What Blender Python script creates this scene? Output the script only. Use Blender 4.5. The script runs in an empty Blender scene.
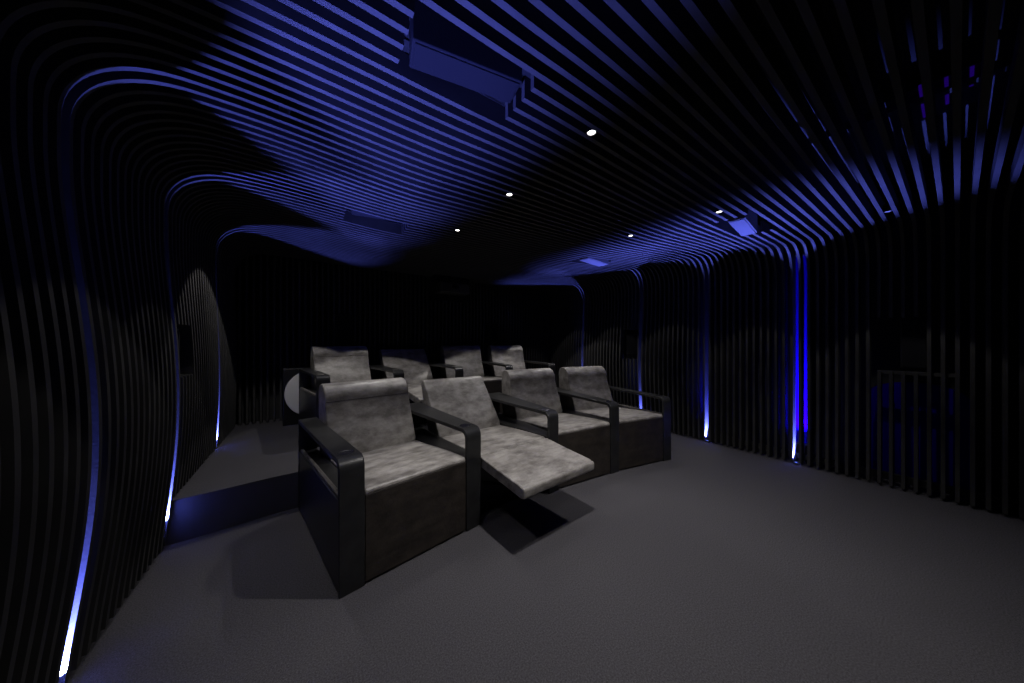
import bpy, bmesh, math, random
from mathutils import Vector, Matrix
random.seed(4)
S = bpy.context.scene
COL = S.collection
R = math.radians
sin, cos = math.sin, math.cos

# ------------------------------------------------------------------ view
vs = S.view_settings
vs.view_transform = 'Standard'; vs.look = 'None'; vs.gamma = 1; vs.exposure = 0
vs.use_curve_mapping = False
S.render.film_transparent = False
try:
    S.cycles.max_bounces = 8; S.cycles.diffuse_bounces = 4
    S.cycles.sample_clamp_indirect = 2.0; S.cycles.blur_glossy = 1.0
    S.cycles.use_denoising = True
except Exception: pass

# ------------------------------------------------------------------ materials
def mat(name, base, rough=.6, metal=0., spec=.5, noise=None, bump=None, emit=None, estr=0., coat=0.):
    m = bpy.data.materials.new(name); m.use_nodes = True
    nt = m.node_tree; N = nt.nodes; L = nt.links
    b = N['Principled BSDF']
    b.inputs['Base Color'].default_value = (*base, 1)
    b.inputs['Roughness'].default_value = rough
    b.inputs['Metallic'].default_value = metal
    b.inputs['Specular IOR Level'].default_value = spec
    b.inputs['Coat Weight'].default_value = coat
    tc = N.new('ShaderNodeTexCoord')
    if noise:                       # (scale vec, dark, light, detail)
        sc, c0, c1, det = noise
        mp = N.new('ShaderNodeMapping'); mp.inputs['Scale'].default_value = sc
        L.new(tc.outputs['Object'], mp.inputs['Vector'])
        nz = N.new('ShaderNodeTexNoise'); nz.inputs['Detail'].default_value = det
        nz.inputs['Scale'].default_value = 1; nz.inputs['Roughness'].default_value = .65
        L.new(mp.outputs['Vector'], nz.inputs['Vector'])
        cr = N.new('ShaderNodeValToRGB')
        cr.color_ramp.elements[0].position = .36; cr.color_ramp.elements[0].color = (*c0, 1)
        cr.color_ramp.elements[1].position = .66; cr.color_ramp.elements[1].color = (*c1, 1)
        L.new(nz.outputs['Fac'], cr.inputs['Fac']); L.new(cr.outputs['Color'], b.inputs['Base Color'])
    if bump:
        sc, st, dist = bump
        nb = N.new('ShaderNodeTexNoise'); nb.inputs['Scale'].default_value = sc; nb.inputs['Detail'].default_value = 4
        L.new(tc.outputs['Object'], nb.inputs['Vector'])
        bp = N.new('ShaderNodeBump'); bp.inputs['Strength'].default_value = st; bp.inputs['Distance'].default_value = dist
        L.new(nb.outputs['Fac'], bp.inputs['Height']); L.new(bp.outputs['Normal'], b.inputs['Normal'])
    if emit:
        b.inputs['Emission Color'].default_value = (*emit, 1); b.inputs['Emission Strength'].default_value = estr
    return m

M = dict(
 rib=mat('charcoal_rib', (.045, .044, .044), .6, spec=.3, noise=((6, 6, 6), (.038, .037, .037), (.052, .051, .050), 3), bump=(90, .15, .002)),
 backing=mat('black_backing', (.022, .022, .024), .9),
 filler=mat('grey_flock', (.16, .16, .165), .8, noise=((14, 14, 3), (.08, .08, .085), (.2, .2, .205), 5), bump=(40, .5, .006)),
 carpet=mat('grey_carpet', (.1, .1, .1), .95, spec=.1, noise=((150, 150, 150), (.054, .052, .058), (.108, .103, .114), 6), bump=(260, .8, .006)),
 riser=mat('dark_riser', (.05, .05, .053), .7),
 leather=mat('worn_leather', (.3, .28, .26), .42, spec=.6, noise=((7, 12, 12), (.13, .118, .108), (.36, .34, .32), 9), bump=(70, .35, .004)),
 leather_dark=mat('brown_apron_leather', (.1, .08, .065), .5, noise=((7, 7, 14), (.014, .011, .009), (.04, .032, .026), 7), bump=(60, .4, .004)),
 arm=mat('black_arm_leather', (.03, .03, .031), .36, spec=.35, noise=((9, 9, 9), (.014, .014, .015), (.024, .024, .025), 5), bump=(160, .2, .002)),
 black=mat('black_lacquer', (.012, .012, .013), .35),
 cloth_and_shade=mat('speaker_cloth_and_shade', (.014, .014, .016), 1, spec=.08, bump=(300, .5, .002)),  # grille cloth; also shade painted onto the left ceiling speakers
 cabinet=mat('grey_cabinet', (.10, .10, .11), .7, spec=.2),
 cone=mat('white_cone', (.85, .85, .85), .7),
 metal=mat('dark_steel', (.12, .12, .125), .35, metal=.9),
 chrome=mat('chrome', (.6, .6, .6), .25, metal=1),
 lens=mat('white_led_lens', (.8, .8, .8), .4, emit=(1, .97, .92), estr=6),
 lens_dim=mat('recessed_led_lens', (.3, .3, .3), .6, emit=(1, .97, .92), estr=.05),
 blens=mat('blue_led_lens', (.3, .4, .8), .4, emit=(.15, .25, 1), estr=.6),
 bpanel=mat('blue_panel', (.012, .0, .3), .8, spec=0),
 bled=mat('violet_led', (.05, .02, .3), .5, emit=(.10, .0, 1), estr=.07),
 glass=mat('dark_glass', (.02, .02, .03), .08, coat=1),
)

# ------------------------------------------------------------------ mesh helpers
def obj(name, bm, m, parent=None, smooth=False, bevel=0., seg=2, kind=None, label=None, auto=False):
    bmesh.ops.recalc_face_normals(bm, faces=bm.faces)
    me = bpy.data.meshes.new(name); bm.to_mesh(me); bm.free()
    me.materials.append(M[m])
    if smooth:
        for p in me.polygons: p.use_smooth = True
    o = bpy.data.objects.new(name, me); COL.objects.link(o)
    if parent: o.parent = parent
    if bevel:
        md = o.modifiers.new('bevel', 'BEVEL'); md.width = bevel; md.segments = seg; md.limit_method = 'ANGLE'; md.angle_limit = R(40)
    if auto:
        for p in me.polygons: p.use_smooth = True
        me.set_sharp_from_angle(angle=R(35))
    if kind: o['kind'] = kind
    if label: o['label'] = label
    return o

def empty(name, label, cat, loc=(0, 0, 0), rz=0., group=None):
    o = bpy.data.objects.new(name, None); COL.objects.link(o)
    o.empty_display_size = .1
    o.location = loc; o.rotation_euler = (0, 0, rz)
    return tag(o, label, cat, group)

def tag(o, label, cat, group=None):
    o['label'] = label; o['category'] = cat
    if group: o['group'] = group
    return o

def box(bm, x0, x1, y0, y1, z0, z1, mtx=None):
    v = [bm.verts.new((x, y, z)) for z in (z0, z1) for x, y in ((x0, y0), (x1, y0), (x1, y1), (x0, y1))]
    for f in ((3, 2, 1, 0), (4, 5, 6, 7), (0, 1, 5, 4), (1, 2, 6, 5), (2, 3, 7, 6), (3, 0, 4, 7)):
        bm.faces.new([v[i] for i in f])
    if mtx: bmesh.ops.transform(bm, matrix=mtx, verts=v)
    return v

def one_box(*a): 
    bm = bmesh.new(); box(bm, *a); return bm

def prism(bm, prof, x0, x1, wedge=0.):
    """profile of (y,z) points, extruded from x0 to x1 along x; wedge widens x1 with y"""
    a = [bm.verts.new((x0, y, z)) for y, z in prof]
    b = [bm.verts.new((x1 + wedge * y, y, z)) for y, z in prof]
    n = len(prof)
    for i in range(n):
        bm.faces.new((a[i], a[(i + 1) % n], b[(i + 1) % n], b[i]))
    bm.faces.new(a[::-1]); bm.faces.new(b)

def ribbon(bm, front, back, a0, a1, put):
    """solid strip between two polylines, thickness a0..a1 across; put(p, a) -> xyz"""
    n = len(front)
    g = [[bm.verts.new(put(p, a)) for p in pl] for pl in (front, back) for a in (a0, a1)]
    f0, f1, b0, b1 = g
    for i in range(n - 1):
        bm.faces.new((f0[i], f0[i + 1], f1[i + 1], f1[i])); bm.faces.new((b0[i], b1[i], b1[i + 1], b0[i + 1]))
        bm.faces.new((f0[i], b0[i], b0[i + 1], f0[i + 1])); bm.faces.new((f1[i], f1[i + 1], b1[i + 1], b1[i]))
    bm.faces.new((f0[0], f1[0], b1[0], b0[0])); bm.faces.new((f0[-1], b0[-1], b1[-1], f1[-1]))

def cyl(bm, r0, r1, z0, z1, n=24, mtx=None):
    a = [bm.verts.new((r0 * cos(2 * math.pi * i / n), r0 * sin(2 * math.pi * i / n), z0)) for i in range(n)]
    b = [bm.verts.new((r1 * cos(2 * math.pi * i / n), r1 * sin(2 * math.pi * i / n), z1)) for i in range(n)]
    for i in range(n): bm.faces.new((a[i], a[(i + 1) % n], b[(i + 1) % n], b[i]))
    bm.faces.new(a[::-1]); bm.faces.new(b)
    if mtx: bmesh.ops.transform(bm, matrix=mtx, verts=a + b)

def lathe(bm, prof, n=28, mtx=None):
    rings = [[bm.verts.new((r * cos(2 * math.pi * i / n), r * sin(2 * math.pi * i / n), z)) for i in range(n)] for r, z in prof]
    for a, b in zip(rings, rings[1:] + rings[:1]):
        for i in range(n): bm.faces.new((a[i], a[(i + 1) % n], b[(i + 1) % n], b[i]))
    if mtx: bmesh.ops.transform(bm, matrix=mtx, verts=[v for r in rings for v in r])

def interp(x, tab):
    if x <= tab[0][0]: return tab[0][1]
    for (a, b), (c, d) in zip(tab, tab[1:]):
        if x <= c:
            t = (x - a) / (c - a); t = t * t * (3 - 2 * t); return b + (d - b) * t
    return tab[-1][1]

def copy_tree(o, parent=None):
    c = o.copy(); COL.objects.link(c); c.parent = parent
    for ch in list(o.children): copy_tree(ch, c)
    return c

# ------------------------------------------------------------------ room dimensions (x = across, y = depth, z = up)
CL, CR = -.76, 4.30          # rib faces at floor level
PLAT = .28
BACK = 4.92                  # face of the rear ribs
P = .0665; SLOT0 = .968
T = .022; DEP = .10
SLOTS = {0: -1, 13: -1, 27: -1, 45: -1}
slot_y = [SLOT0 + k * P for k in SLOTS]

HL = [(-1, 1.10), (.9, 1.095), (1.83, 1.10), (2.76, 1.115), (3.96, 1.15), (4.9, 1.12)]
HR = [(-1, 1.03), (0, 1.012), (.87, 1.012), (1.8, 1.09), (2.76, 1.125), (3.96, 1.085), (4.9, 1.10)]
AL = [(-1, .075), (1.83, .076), (2.76, .058), (3.96, .03), (4.9, .015)]
AR = [(-1, 0), (1.6, .0), (2.76, .055), (3.96, .04), (4.9, .02)]
HM = [(-1, 1.055), (.5, 1.06), (1.3, 1.074), (1.8, 1.045), (2.15, 1.03), (2.7, 1.06), (3.96, 1.075), (4.9, 1.10)]
HN = [(-1, 1.03), (.0, 1.012), (.85, 1.012), (1.8, 1.035), (2.7, 1.06), (3.96, 1.06), (4.9, 1.09)]
def ceil_z(x, y):
    return 1.3 + interp(x, [(-.35, interp(y, HL)), (.7, interp(y, HM)), (2.6, interp(y, HN)), (3.9, interp(y, HR))])
def bump_l(z, y):
    base = .012 * min(1, z / 1.9)
    if z > 1.95: return base
    return base + interp(y, AL) * sin(math.pi * (max(z, 0) / 1.95) ** .92) ** 1.4
def bump_r(z, y):
    if z > 1.9: return 0
    return interp(y, AR) * sin(math.pi * max(z, 0) / 1.9) ** 1.4

def plat_edge(x):
    return interp(x, [(-1.2, 2.80), (-.76, 2.835), (-.09, 2.915), (.9, 3.09), (1.75, 3.175), (2.6, 3.11), (3.5, 2.985), (4.3, 2.83), (4.7, 2.80)])

def profile(y, zb_l, zb_r):
    """closed run of rib face points (x,z): floor left -> ceiling -> floor right"""
    pts = []
    zl = ceil_z(CL + .4, y); a, b, e = .37, .30, 2.35
    n = 30
    for i in range(n):
        z = zb_l + (zl - b - zb_l) * i / n
        pts.append((CL + bump_l(z, y), z))
    for i in range(15):
        th = math.pi / 2 * i / 14
        pts.append((CL + .012 + (a - .012) * (1 - abs(cos(th)) ** (2 / e)), zl - b + b * abs(sin(th)) ** (2 / e)))
    zr = ceil_z(CR - .3, y); ar, br, er = .30, .30, 2.2
    n = 40; x0, x1 = CL + a, CR - ar
    for i in range(1, n):
        x = x0 + (x1 - x0) * i / n; pts.append((x, ceil_z(x, y)))
    for i in range(13):
        th = math.pi / 2 * (1 - i / 12)
        pts.append((CR - ar * (1 - abs(cos(th)) ** (2 / er)), zr - br + br * abs(sin(th)) ** (2 / er)))
    n = 24
    for i in range(1, n + 1):
        z = (zr - br) + (zb_r - zr + br) * i / n
        pts.append((CR - bump_r(z, y), z))
    return pts

def offset(pts, d):
    out = []
    for i, p in enumerate(pts):
        a = Vector(pts[max(0, i - 1)]); b = Vector(pts[min(len(pts) - 1, i + 1)])
        t = (b - a); t.normalize()
        out.append((p[0] - t.y * d, p[1] + t.x * d))       # outwards (left of travel)
    return out

def cut_runs(pts, cuts):
    """drop the parts of a polyline inside cut boxes (x0,x1,z0,z1); ends land exactly on the box edge"""
    if not cuts: return [pts]
    inside = lambda p: any(x0 < p[0] < x1 and z0 < p[1] < z1 for x0, x1, z0, z1 in cuts)
    dense = []
    for a, b in zip(pts, pts[1:]):
        k = 8
        for j in range(k): dense.append((a[0] + (b[0] - a[0]) * j / k, a[1] + (b[1] - a[1]) * j / k))
    dense.append(pts[-1])
    runs, cur = [], []
    for p in dense:
        if inside(p):
            if len(cur) > 1: runs.append(cur)
            cur = []
        else: cur.append(p)
    if len(cur) > 1: runs.append(cur)
    return runs

# openings: (rib indexes, cut box)
def rng(a, b): return set(range(a, b + 1))
CUTS = [(rng(0, 3), (.285, .775, 2.1, 2.6), 'ceiling opening nearest the left wall front'),
        (rng(27, 30), (.25, .73, 2.1, 2.7), ''),
        (rng(-1, 2), (2.87, 3.415, 2.1, 2.6), ''),
        (rng(24, 27), (2.83, 3.33, 2.1, 2.7), ''),
        (rng(-12, -9), (3.9, 4.4, 1.05, 1.52), ''),
        (rng(28, 31), (3.9, 4.4, 1.05, 1.52), ''), (rng(55, 58), (1.66, 2.34, 2.05, 2.7), ''),
        (rng(28, 31), (-1.2, -.5, 1.08, 1.42), '')]

def rib_label(i):
    y = SLOT0 + (i + .5) * P
    n = sum(1 for s in slot_y if s < y)
    near = {0: 'nearest', 13: 'second', 27: 'third', 45: 'rearmost'}
    for k, nm in near.items():
        if i == k - 1: return 'charcoal arched rib bordering the %s blue light slot on its near side' % nm, None
        if i == k: return 'charcoal arched rib bordering the %s blue light slot on its far side' % nm, None
    cutn = [j for j, c in enumerate(CUTS) if i in c[0]]
    if cutn:
        nm = 'ceiling speakers nearest the camera' if i in rng(-1, 3) else ('black wall speaker at the right' if i < 0 else 'speakers in the middle of the room' if i < 50 else 'projector')
        return 'charcoal arched rib cut around the ' + nm, 'ribs interrupted around the ' + nm
    zone = ['in front of the nearest blue light slot', 'between the nearest and second blue light slots',
            'between the second and third blue light slots', 'between the third and rearmost blue light slots',
            'behind the rearmost blue light slot'][n]
    return 'charcoal rib arching over walls and ceiling ' + zone, 'arched ribs ' + zone

IMIN, IMAX = -26, 58
for i in range(IMIN, IMAX + 1):
    y = SLOT0 + (i + .5) * P
    zl = PLAT + .012 if y > plat_edge(CL) else .025
    zr = PLAT + .012 if y > plat_edge(CR) else .025
    pts = profile(y, zl, zr)
    bm = bmesh.new()
    for run in cut_runs(pts, [c[1] for c in CUTS if i in c[0]]):
        ribbon(bm, run, offset(run, DEP), y - T / 2, y + T / 2, lambda p, a: (p[0], a, p[1]))
    o = obj('arched_rib', bm, 'rib', auto=True)
    lb, gr = rib_label(i)
    tag(o, lb, 'rib', gr)

# ---- light slots: an uplight at the foot of four of the gaps, on both walls
slot_nm = ['nearest', 'second', 'third', 'rearmost']
ntrim = 1

def lamp(kind, name, loc, energy, color, rot=(0, 0, 0), size=.01, angle=60, blend=.2):
    l = bpy.data.lights.new(name, kind); l.energy = energy; l.color = color
    if kind == 'SPOT': l.spot_size = R(angle); l.spot_blend = blend
    l.shadow_soft_size = size
    o = bpy.data.objects.new(name, l); COL.objects.link(o); o.location = loc; o.rotation_euler = rot
    return o

BLUE = (.125, .16, 1.)
UP_E = [800, 850, 850, 700]
for k, (idx, nm) in enumerate(zip(SLOTS, slot_nm)):
    y = SLOT0 + idx * P
    for side, sx in (('left', 1), ('right', -1)):
        edge = CL if sx == 1 else CR
        zb = PLAT if y > plat_edge(edge) else 0
        x = edge - sx * (.0155 if k < 2 else .0195); up = .10 if (k == 2 and sx == 1) else 0
        t = empty('uplight', 'small blue floor uplight at the foot of the %s light slot in the %s wall' % (nm, side), 'uplight', (x, y, zb))
        bm = bmesh.new(); box(bm, -.013, .013, -.017, .017, .0, .022 + up)
        obj('housing', bm, 'metal', t, bevel=.002)
        bm = bmesh.new(); cyl(bm, .010, .010, .022 + up, .025 + up, 16)
        obj('lens', bm, 'blens', t)
        lamp('SPOT', 'uplight_beam', (x, y, zb + .04 + up), UP_E[k], BLUE, (R(180), -sx * R(4) * -1, 0), .004, 75, .42)

# ------------------------------------------------------------------ shell
def slab(name, *a, m='backing', **k):
    return obj(name, one_box(*a), m, kind='structure', **k)
slab('floor', -1.2, 4.9, -2.6, 5.3, -.1, 0, m='carpet')
slab('wall_left', -1.2, -.93, -2.6, 5.3, 0, 3.0)
slab('wall_right', 4.62, 4.9, -2.6, 5.3, 0, 3.0)
slab('wall_back', -.93, 4.62, 5.10, 5.3, 0, 3.0)
slab('wall_front', -.93, 4.62, -2.6, -2.4, 0, 3.0)
slab('ceiling', -.93, 4.62, -2.4, 5.10, 2.72, 3.0)
# beam on top of the ribs
for x in (2.68, -.1):
    slab('trim_%d' % ntrim, x, x + .05, -.8, 4.8, 2.585, 2.63, m='rib'); ntrim += 1

# stepped platform with a curved front
bm = bmesh.new()
xs = [-.93 + (4.62 + .93) * i / 40 for i in range(41)]
lo = [bm.verts.new((x, plat_edge(x), 0)) for x in xs] + [bm.verts.new((4.62, 5.1, 0)), bm.verts.new((-.93, 5.1, 0))]
hi = [bm.verts.new((v.co.x, v.co.y, PLAT)) for v in lo]
n = len(lo)
for i in range(n): bm.faces.new((lo[i], lo[(i + 1) % n], hi[(i + 1) % n], hi[i]))
bm.faces.new(lo[::-1]); bm.faces.new(hi)
plat = obj('platform', bm, 'riser', kind='structure')
plat.data.materials.append(M['carpet'])
for p in plat.data.polygons:
    if p.normal.z > .9: p.material_index = 1

# rear wall ribs
bm = bmesh.new()
prof = []
nb = 24
def back_off(z): return .03 * sin(z * 2.6)
front = [(BACK + back_off(PLAT + .012 + (2.42 - PLAT) * i / nb) * .6, PLAT + .012 + (2.42 - PLAT) * i / nb) for i in range(nb + 1)]
ribbon(bm, front, [(a + .08, b) for a, b in front], -T / 2, T / 2, lambda p, a: (a, p[0], p[1]))
src = obj('rear_wall_rib', bm, 'rib', auto=True)
tag(src, 'dark vertical rib lining the back wall behind the rear seats', 'rib', 'vertical ribs of the back wall')
BOXES_B = [(.30, .52, 1.28, 1.72), (2.72, 2.94, 1.28, 1.66)]
PRJ = (1.66, 2.34)
xk = -.72; first = True; cutmesh = {}
while xk < 4.3:
    which = None
    for q, (a, b, z0, z1) in enumerate(BOXES_B):
        if a < xk < b: which = q
    if PRJ[0] < xk < PRJ[1]: which = 9
    if first: o = src; first = False
    else:
        o = src.copy(); COL.objects.link(o)
    o.location.x = xk
    if which is not None:
        if which not in cutmesh:
            z0, z1 = (2.02, 2.6) if which == 9 else BOXES_B[which][2:]
            bm = bmesh.new()
            for run in cut_runs(front, [(0, 9, z0, z1)]):
                ribbon(bm, run, [(a + .08, b) for a, b in run], -T / 2, T / 2, lambda p, a: (a, p[0], p[1]))
            tmp = obj('tmp', bm, 'rib'); cutmesh[which] = tmp.data; bpy.data.objects.remove(tmp)
        o.data = cutmesh[which]
        nm = {0: 'the left rear speaker', 1: 'the right rear speaker', 9: 'the projector'}[which]
        o['label'] = 'dark vertical back wall rib cut short around ' + nm; o['group'] = 'back wall ribs around ' + nm
    xk += P

# ------------------------------------------------------------------ speakers
def speaker(label, loc, rz, w, d, h, tilt=0., face='down', m='cabinet'):
    t = empty('speaker', label, 'speaker', loc, rz)
    t.rotation_euler = (tilt, 0, rz)
    obj('cabinet', one_box(-w / 2, w / 2, -d / 2, d / 2, 0, h), m, t, bevel=.004)
    bm = bmesh.new()
    gm = 'cabinet' if m == 'cabinet' else 'cloth_and_shade'
    if face == 'down': box(bm, -w / 2 + .01, w / 2 - .01, -d / 2 + .01, d / 2 - .01, -.006, .0)
    else: box(bm, -w / 2 + .012, w / 2 - .012, -d / 2 - .008, -d / 2, .012, h - .012)
    obj('grille', bm, gm, t, bevel=.002)
    return t
speaker('slim grey ceiling speaker in the large near opening at the left of the ceiling', (.545, 1.145, 2.42), R(-9.5), .45, .13, .17, m='cloth_and_shade')  # same kind as the right pair; near-black colour stands in for weaker light
speaker('small grey ceiling speaker set in the opening farther back on the left', (.50, 2.86, 2.425), R(-9.5), .43, .14, .17, m='cloth_and_shade')  # dimmer light on this box is put into its darker colour too
speaker('bright blue lit ceiling speaker above the nearest right wall light slot', (3.13, 1.045, 2.305), R(8), .49, .12, .2)
speaker('blue lit ceiling speaker farther back on the right of the ceiling', (3.08, 2.66, 2.355), R(8), .47, .15, .2)
speaker('black wall speaker in the opening of the right wall nearest the camera', (4.46, .215, 1.075), R(-90), .15, .16, .42, face='front', m='black')
speaker('dark wall speaker in the small opening of the right wall near the third light slot', (4.44, 2.96, 1.10), R(-90), .22, .18, .34, face='front', m='black')
speaker('dark wall speaker in the opening of the left wall between ribs', (-.84, 2.96, 1.10), R(90), .22, .14, .30, face='front', m='black')
speaker('narrow dark speaker on the back wall above the leftmost rear seat', (.41, 5.0, 1.29), 0, .2, .1, .42, face='front', m='black')
speaker('narrow dark speaker on the back wall above the rear seats at the right', (2.83, 5.0, 1.29), 0, .2, .1, .36, face='front', m='black')

# subwoofer with a white cone
t = empty('subwoofer', 'black subwoofer with a white round cone beside the leftmost rear seat', 'subwoofer', (.02, 4.70, PLAT), R(6))
obj('cabinet', one_box(-.305, .305, -.06, .11, 0, .70), 'black', t, bevel=.006)
mt = Matrix.Translation((0, -.06, .385)) @ Matrix.Rotation(R(90), 4, 'X')
bm = bmesh.new(); cyl(bm, .295, .292, 0, .012, 64, mt); obj('cone', bm, 'cone', t, bevel=.003)
bm = bmesh.new(); lathe(bm, [(.296, -.004), (.303, -.004), (.303, .010), (.296, .010)], 64, mt); obj('surround', bm, 'black', t)
bm = bmesh.new()
for a in (-.24, .24):
    for b in (-.03, .08): cyl(bm, .02, .02, -.0, .012, 12, Matrix.Translation((a, b, 0)))
obj('foot', bm, 'black', t)

# projector at the back under the ceiling
t = empty('projector', 'dark projector tucked under the ceiling against the back wall', 'projector', (2.0, 4.80, 2.13))
obj('body', one_box(-.26, .26, -.15, .10, 0, .17), 'riser', t, bevel=.02, seg=3)
bm = bmesh.new(); lathe(bm, [(.045, 0), (.06, 0), (.06, .05), (.045, .05)], 28, Matrix.Translation((0, -.15, .1)) @ Matrix.Rotation(R(90), 4, 'X')); obj('lens_ring', bm, 'metal', t)
bm = bmesh.new(); cyl(bm, .045, .04, 0, .02, 28, Matrix.Translation((0, -.15, .1)) @ Matrix.Rotation(R(90), 4, 'X')); obj('lens', bm, 'glass', t)
bm = bmesh.new(); box(bm, -.02, .02, -.018, .0, .2, .5); obj('bracket', bm, 'metal', t)
bm = bmesh.new()
for i in range(8): box(bm, -.23 + i * .03, -.215 + i * .03, -.156, -.148, .03, .16)
obj('vent', bm, 'metal', t)

# ------------------------------------------------------------------ blue panels and lamps behind the right wall ribs
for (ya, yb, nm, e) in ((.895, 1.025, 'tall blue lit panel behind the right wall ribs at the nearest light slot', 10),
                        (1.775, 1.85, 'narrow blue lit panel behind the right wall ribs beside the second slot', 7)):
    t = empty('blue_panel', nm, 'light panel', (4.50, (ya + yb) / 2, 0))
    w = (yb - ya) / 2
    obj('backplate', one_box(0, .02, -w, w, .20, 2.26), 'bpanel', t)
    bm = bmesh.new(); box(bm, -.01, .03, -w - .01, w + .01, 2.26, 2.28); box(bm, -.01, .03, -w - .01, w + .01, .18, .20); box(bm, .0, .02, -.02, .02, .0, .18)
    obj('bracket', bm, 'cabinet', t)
    yt = SLOT0 + (.5 if ya < 1 else 12.5) * P          # LED tubes hidden behind a rib
    bm = bmesh.new(); cyl(bm, .008, .008, .20, 2.26, 12, Matrix.Translation((-.085, yt - (ya + yb) / 2, 0)))
    obj('tube', bm, 'cabinet', t)
    for z0, z1, en in ((.22, 2.2, .07 * e / 10), (.22, 1.3, .3 * e / 10)):
        l = bpy.data.lights.new('violet_tube', 'AREA'); l.shape = 'RECTANGLE'; l.size = z1 - z0; l.size_y = .012
        l.energy = en; l.color = (.13, .1, 1)
        lo_ = bpy.data.objects.new('violet_tube', l); COL.objects.link(lo_)
        lo_.location = (4.43, yt, (z0 + z1) / 2); lo_.rotation_euler = (0, R(-90), 0)
t = empty('light_fitting', 'dim violet blue light bars seen through the ceiling ribs at upper right', 'light fitting', (2.80, .07, 2.6))
for dy, a, b in ((.175, -.2, .16), (.105, -.2, .16), (.038, -.23, .14), (-.037, -.2, .08), (-.107, -.2, -.02)):
    obj('light_bar', one_box(a, b, dy - .006, dy + .006, 0, .012), 'bled', t)
bm = bmesh.new(); box(bm, -.2, .2, -.13, .20, .012, .02); box(bm, -.01, .01, -.01, .01, .02, .12); obj('tray', bm, 'black', t)
# arched cover low behind the right wall
bm = bmesh.new()
pr = [(-.28, .0), (.28, .0), (.28, .80)] + [(.28 * cos(R(a)), .80 + .14 * sin(R(a))) for a in range(0, 181, 15)][1:]
v0 = [bm.verts.new((4.58, .22 + a, z)) for a, z in pr]; v1 = [bm.verts.new((4.60, .22 + a, z)) for a, z in pr]
bm.faces.new(v0); bm.faces.new(v1[::-1])
for i in range(len(pr)): bm.faces.new((v0[i], v1[i], v1[(i + 1) % len(pr)], v0[(i + 1) % len(pr)]))
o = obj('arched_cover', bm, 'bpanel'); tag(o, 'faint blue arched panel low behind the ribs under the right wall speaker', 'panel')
lamp('POINT', 'violet_lamp', (4.48, .55, .35), .001, (.2, .1, 1), size=.02)
slab('trim_%d' % ntrim, 4.34, 4.38, -.02, .40, 1.02, 1.05, m='rib'); ntrim += 1
slab('trim_%d' % ntrim, 4.42, 4.46, -.8, 4.8, .04, .10, m='rib'); ntrim += 1

# ------------------------------------------------------------------ downlights
WHITE = (1, .965, .93)
DL = [(1.18, 1.035, 0), (1.165, 1.766, 0), (1.15, 2.63, 0), (2.63, 1.035, 0), (2.57, 1.766, 0), (2.55, 2.63, .045)]
DLN = ['front left', 'middle left', 'rear left', 'front right', 'middle right', 'rear right']
def downlight(x, y, label, energy, ang, blend, rec=0.):
    i = round((y - SLOT0) / P); y = SLOT0 + i * P
    z = ceil_z(x, y)
    t = empty('downlight', label, 'downlight', (x, y, z))
    bm = bmesh.new(); lathe(bm, [(.0205, .0), (.0215, .0), (.0215, .06), (.0205, .06)], 20); obj('housing', bm, 'black', t)
    bm = bmesh.new(); lathe(bm, [(.0001, .004 + rec), (.0195, .004 + rec), (.0195, .052), (.0001, .052)], 20); obj('lens', bm, 'lens_dim' if rec or x > 3.5 else 'lens', t)
    lamp('SPOT', 'downlight_beam', (x, y, z - .012), energy, WHITE, (0, 0, 0), .012, ang, blend)
for (x, y, rec), nm in zip(DL, DLN):
    downlight(x, y, 'small white ceiling downlight, %s of the six over the front seats' % nm, {1: 94 if x < 2 else 46, 2: 10, 3: 17}[1 + int(y > 1.5) + int(y > 2.2)], 100 if y < 1.5 else 88, .7, rec)
for x, nm, en in ((-.28, 'leftmost', 27), (.84, 'second from the left', 30), (2.3, 'third from the left', 30), (3.35, 'rightmost', 26)):
    downlight(x, 3.52, 'small white downlight over the rear seats, %s of its row' % nm, en, 85, .1, .045)
NTH = ['nearest', 'second', 'third', 'fourth', 'rearmost']
for col, x, ys in (('left', -.10, (1.0, 1.766, 2.5)), ('right', 3.70, (.32, 1.3, 2.25, 3.2, 4.1))):
    for q, y in enumerate(ys):
        downlight(x, y, 'small downlight between the ribs close to the %s wall, %s of its column' % (col, NTH[q]), 9, 72, .12, 0 if y < .4 else .045)

# ------------------------------------------------------------------ armchairs
ARM_H = .70; SIDE_H = .485
def arc(cy, cz, r, a0, a1, n=6):
    return [(cy + r * cos(R(a0 + (a1 - a0) * i / n)), cz + r * sin(R(a0 + (a1 - a0) * i / n))) for i in range(n + 1)]

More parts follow.
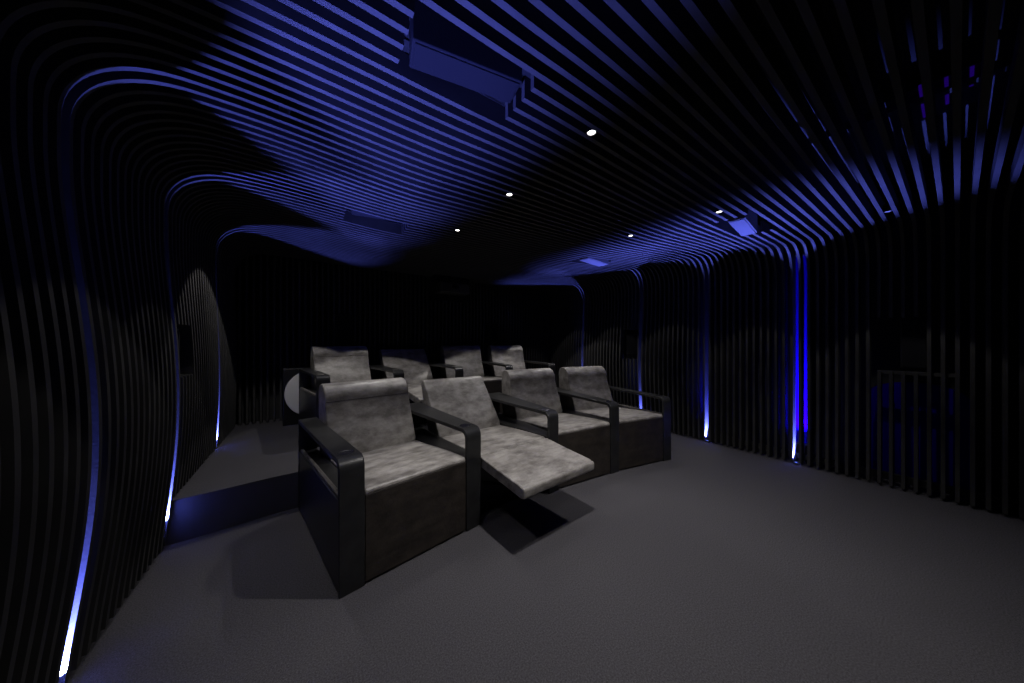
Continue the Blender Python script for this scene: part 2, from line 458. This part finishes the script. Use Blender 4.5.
def make_arm(t, x0, aw, L, wedge=0., ledge=False, inner=1):
    """band of padded leather: front panel to the floor, rounded corner, flat top, open window over a closed side"""
    arm = None
    bm = bmesh.new()
    r, ri, th = .06, .038, .024
    outer = [(0, .0), (0, .2), (0, .45)] + arc(r, ARM_H - r, r, 180, 90, 7) + [(L * .5, ARM_H), (L, ARM_H), (L, ARM_H - .05), (L, .2), (L, 0)]
    innr = [(th, .0), (th, .2), (th, .45)] + arc(th + ri, ARM_H - th - .004 - ri, ri, 180, 90, 7) + [(L * .5, ARM_H - th - .004), (L - th, ARM_H - th - .004), (L - th, ARM_H - th - .03), (L - th, .2), (L - th, 0)]
    def put(p, a): return (x0 + (aw + wedge * p[0] if a else 0), p[0], p[1])
    ribbon(bm, outer, innr, 0, 1, put)
    arm = obj('armrest', bm, 'arm', t, bevel=.004, auto=True)
    bm = bmesh.new()
    prism(bm, [(th, .01), (L - th, .01), (L - th, SIDE_H - .03), (th, SIDE_H)], x0 + .004, x0 + aw - .004, wedge)
    obj('side_panel', bm, 'arm', t, bevel=.004)
    if ledge:
        bm = bmesh.new(); s = x0 + (.012 if ledge == 1 else aw - .034)
        prism(bm, [(th + .002, SIDE_H - .001), (L - th, SIDE_H - .031), (L - th, SIDE_H - .014), (th + .002, SIDE_H + .016)], s, s + .022)
        obj('piping', bm, 'leather', t, bevel=.004)
    # cup holder sunk in the front of the top
    cx, cy = x0 + aw / 2, .108
    bm = bmesh.new(); lathe(bm, [(.040, ARM_H - .001), (.048, ARM_H - .001), (.048, ARM_H + .001), (.046, ARM_H + .002), (.041, ARM_H + .001)], 32, Matrix.Translation((cx, cy, 0)))
    c = obj('cup_holder', bm, 'black', arm, auto=True)
    bm = bmesh.new(); cyl(bm, .0405, .0405, ARM_H - .001, ARM_H + .0012, 28, Matrix.Translation((cx, cy, 0)))
    obj('cup_base', bm, 'glass', arm)
    return arm

def soft_prism(name, prof, x0, x1, m, t, bev=.014, seam=None):
    bm = bmesh.new()
    # several spans across the width so that the leather surface can swell slightly
    nx = 8
    cols = []
    for k in range(nx + 1):
        s = k / nx
        x = x0 + (x1 - x0) * s
        cols.append([bm.verts.new((x, y, z)) for y, z in prof])
    n = len(prof)
    for a, b in zip(cols, cols[1:]):
        for i in range(n): bm.faces.new((a[i], a[(i + 1) % n], b[(i + 1) % n], b[i]))
    bm.faces.new(cols[0][::-1]); bm.faces.new(cols[-1])
    return obj(name, bm, m, t, bevel=bev, seg=3, auto=True)

def seam_line(t, pts, x0, x1, m='black', r=.0013):
    bm = bmesh.new()
    y, z = pts
    box(bm, x0, x1, y - r, y + r, z - r, z + r)
    return obj('seam', bm, m, t)

def make_chair(label, group, O, th, W, aw, L=1.12, left_arm=False, reclined=False, wedge=0., ledge_r=False, z=0., back=True):
    t = empty('recliner_armchair', label, 'armchair', (O[0], O[1], z), R(th), group)
    if left_arm: make_arm(t, -aw, aw, L, 0., ledge=1)
    make_arm(t, W, aw, L, wedge, ledge=2 if ledge_r else False)
    e = .003
    sh = .512 if not reclined else .485
    hinge = .0 if not reclined else .03
    # seat cushion
    prof = [(hinge + .006, sh - (.028 if not reclined else .09))] + arc(hinge + .026, sh - .020, .020, 180, 95, 4) + [(.2, sh - .004), (.45, sh - .026), (.66, sh - .044), (.82, sh - .058), (.82, sh - .14), (.06, sh - .09)]
    if reclined: prof = [(y, z_ - (.0 if y < .3 else -.008)) for y, z_ in prof]
    seat = soft_prism('seat', prof, e, W - e, 'leather', t, .008)
    # base
    b0 = .03 if not reclined else .12
    obj('base', one_box(e, W - e, b0, .98, .0, sh - .15), 'black' if reclined else 'leather_dark', t)
    if not reclined:
        bm = bmesh.new(); prism(bm, [(.006, .012), (.030, .012), (.030, sh - .03), (.006, sh - .03)], e, W - e)
        obj('front_panel', bm, 'leather_dark', t, bevel=.005)
    else:
        prof = [(.026, sh - .004), (-.2, sh - .030)] + [(-.43, sh - .05)] + arc(-.448, sh - .078, .022, 70, 180, 4) + [(-.468, sh - .118), (-.44, sh - .128), (.02, sh - .08)]
        soft_prism('footrest', prof, e, W - e, 'leather', t, .008)
        for s in (.10, W - .10):
            bm = bmesh.new()
            for (ya, za, yb, zb) in ((.14, .22, -.30, sh - .12), (.14, .36, -.16, sh - .105)):
                d = Vector((yb - ya, zb - za)); ln = d.length; d.normalize(); nn = Vector((-d.y, d.x)) * .012
                prism(bm, [(ya + nn.x, za + nn.y), (yb + nn.x, zb + nn.y), (yb - nn.x, zb - nn.y), (ya - nn.x, za - nn.y)], s - .004, s + .004)
            obj('footrest_linkage', bm, 'black', t)
    # backrest
    if not reclined:
        prof = [(.735, .40), (.745, .50), (.80, .62), (.855, .745), (.892, .850), (.888, .872), (.893, .905), (.941, .960), (.99, .978),
                (1.04, .978), (1.08, .965), (1.105, .93), (1.11, .88), (1.09, .60), (1.06, .20), (1.00, .20)]
        bk = soft_prism('backrest', prof, e, W - e, 'leather', t, .010)
        if left_arm: seam_line(bk, (.890, .852), .006, W - .006)
    else:
        prof = [(.70, .40), (.715, .485), (.80, .60), (.90, .725), (1.00, .845), (1.052, .905), (1.075, .922), (1.105, .925),
                (1.128, .912), (1.135, .88), (1.07, .70), (.95, .45), (.93, .25), (.85, .25)]
        soft_prism('backrest', prof, e, W - e, 'leather', t, .010)
    return t

def make_row(z, A0, spec, labels, group, L=1.12):
    """A0: outer front corner of the left arm; spec: (theta, seat width, arm width, reclined)"""
    out = []
    x, y = A0
    th, W, aw, rec = spec[0]
    x += aw * cos(R(th)); y += aw * sin(R(th))
    for i, (th, W, aw, rec) in enumerate(spec):
        nxt = spec[i + 1][0] if i + 1 < len(spec) else th
        c = make_chair(labels[i], group, (x, y), th, W, aw, L, left_arm=(i == 0), reclined=rec,
                       wedge=math.tan(R(th - nxt)), ledge_r=(i == len(spec) - 1), z=z)
        out.append(c)
        x += (W + aw) * cos(R(th)); y += (W + aw) * sin(R(th))
    return out

make_row(0, (.12, 1.75), [(10, .66, .125, False), (4.5, .69, .12, True), (-4.5, .65, .12, False), (-9.5, .64, .12, False)],
    ['grey leather recliner with black arms, leftmost and nearest in the front row',
     'reclined grey leather armchair in the front row with its footrest raised',
     'upright grey leather armchair in the front row, right of the reclined one',
     'grey leather armchair at the right end of the front row'], 'front row cinema armchairs', L=1.15)
make_row(PLAT, (.05, 3.50), [(9, .64, .12, False), (4, .67, .115, True), (-4, .65, .115, False), (-9, .62, .115, False)],
    ['leftmost grey leather armchair of the rear row, beside the subwoofer',
     'rear row grey leather armchair leaning back, second from the left',
     'third grey leather armchair from the left in the rear row on the platform',
     'grey leather armchair at the right end of the rear row on the platform'], 'rear row cinema armchairs', L=1.08)

# ------------------------------------------------------------------ world and camera
w = bpy.data.worlds.new('World'); S.world = w; w.use_nodes = True
w.node_tree.nodes['Background'].inputs[0].default_value = (.0005, .0005, .0007, 1)
w.node_tree.nodes['Background'].inputs[1].default_value = 1

cam = bpy.data.cameras.new('camera'); co = bpy.data.objects.new('camera', cam); COL.objects.link(co)
cam.sensor_fit = 'HORIZONTAL'; cam.sensor_width = 36; cam.lens = 36 * 300 / 1024
cam.shift_y = 1.5 / 1024
cam.clip_start = .02
co.location = (0, 0, 1.3)
co.rotation_euler = (R(90), 0, -math.atan2(.558, .830))
S.camera = co
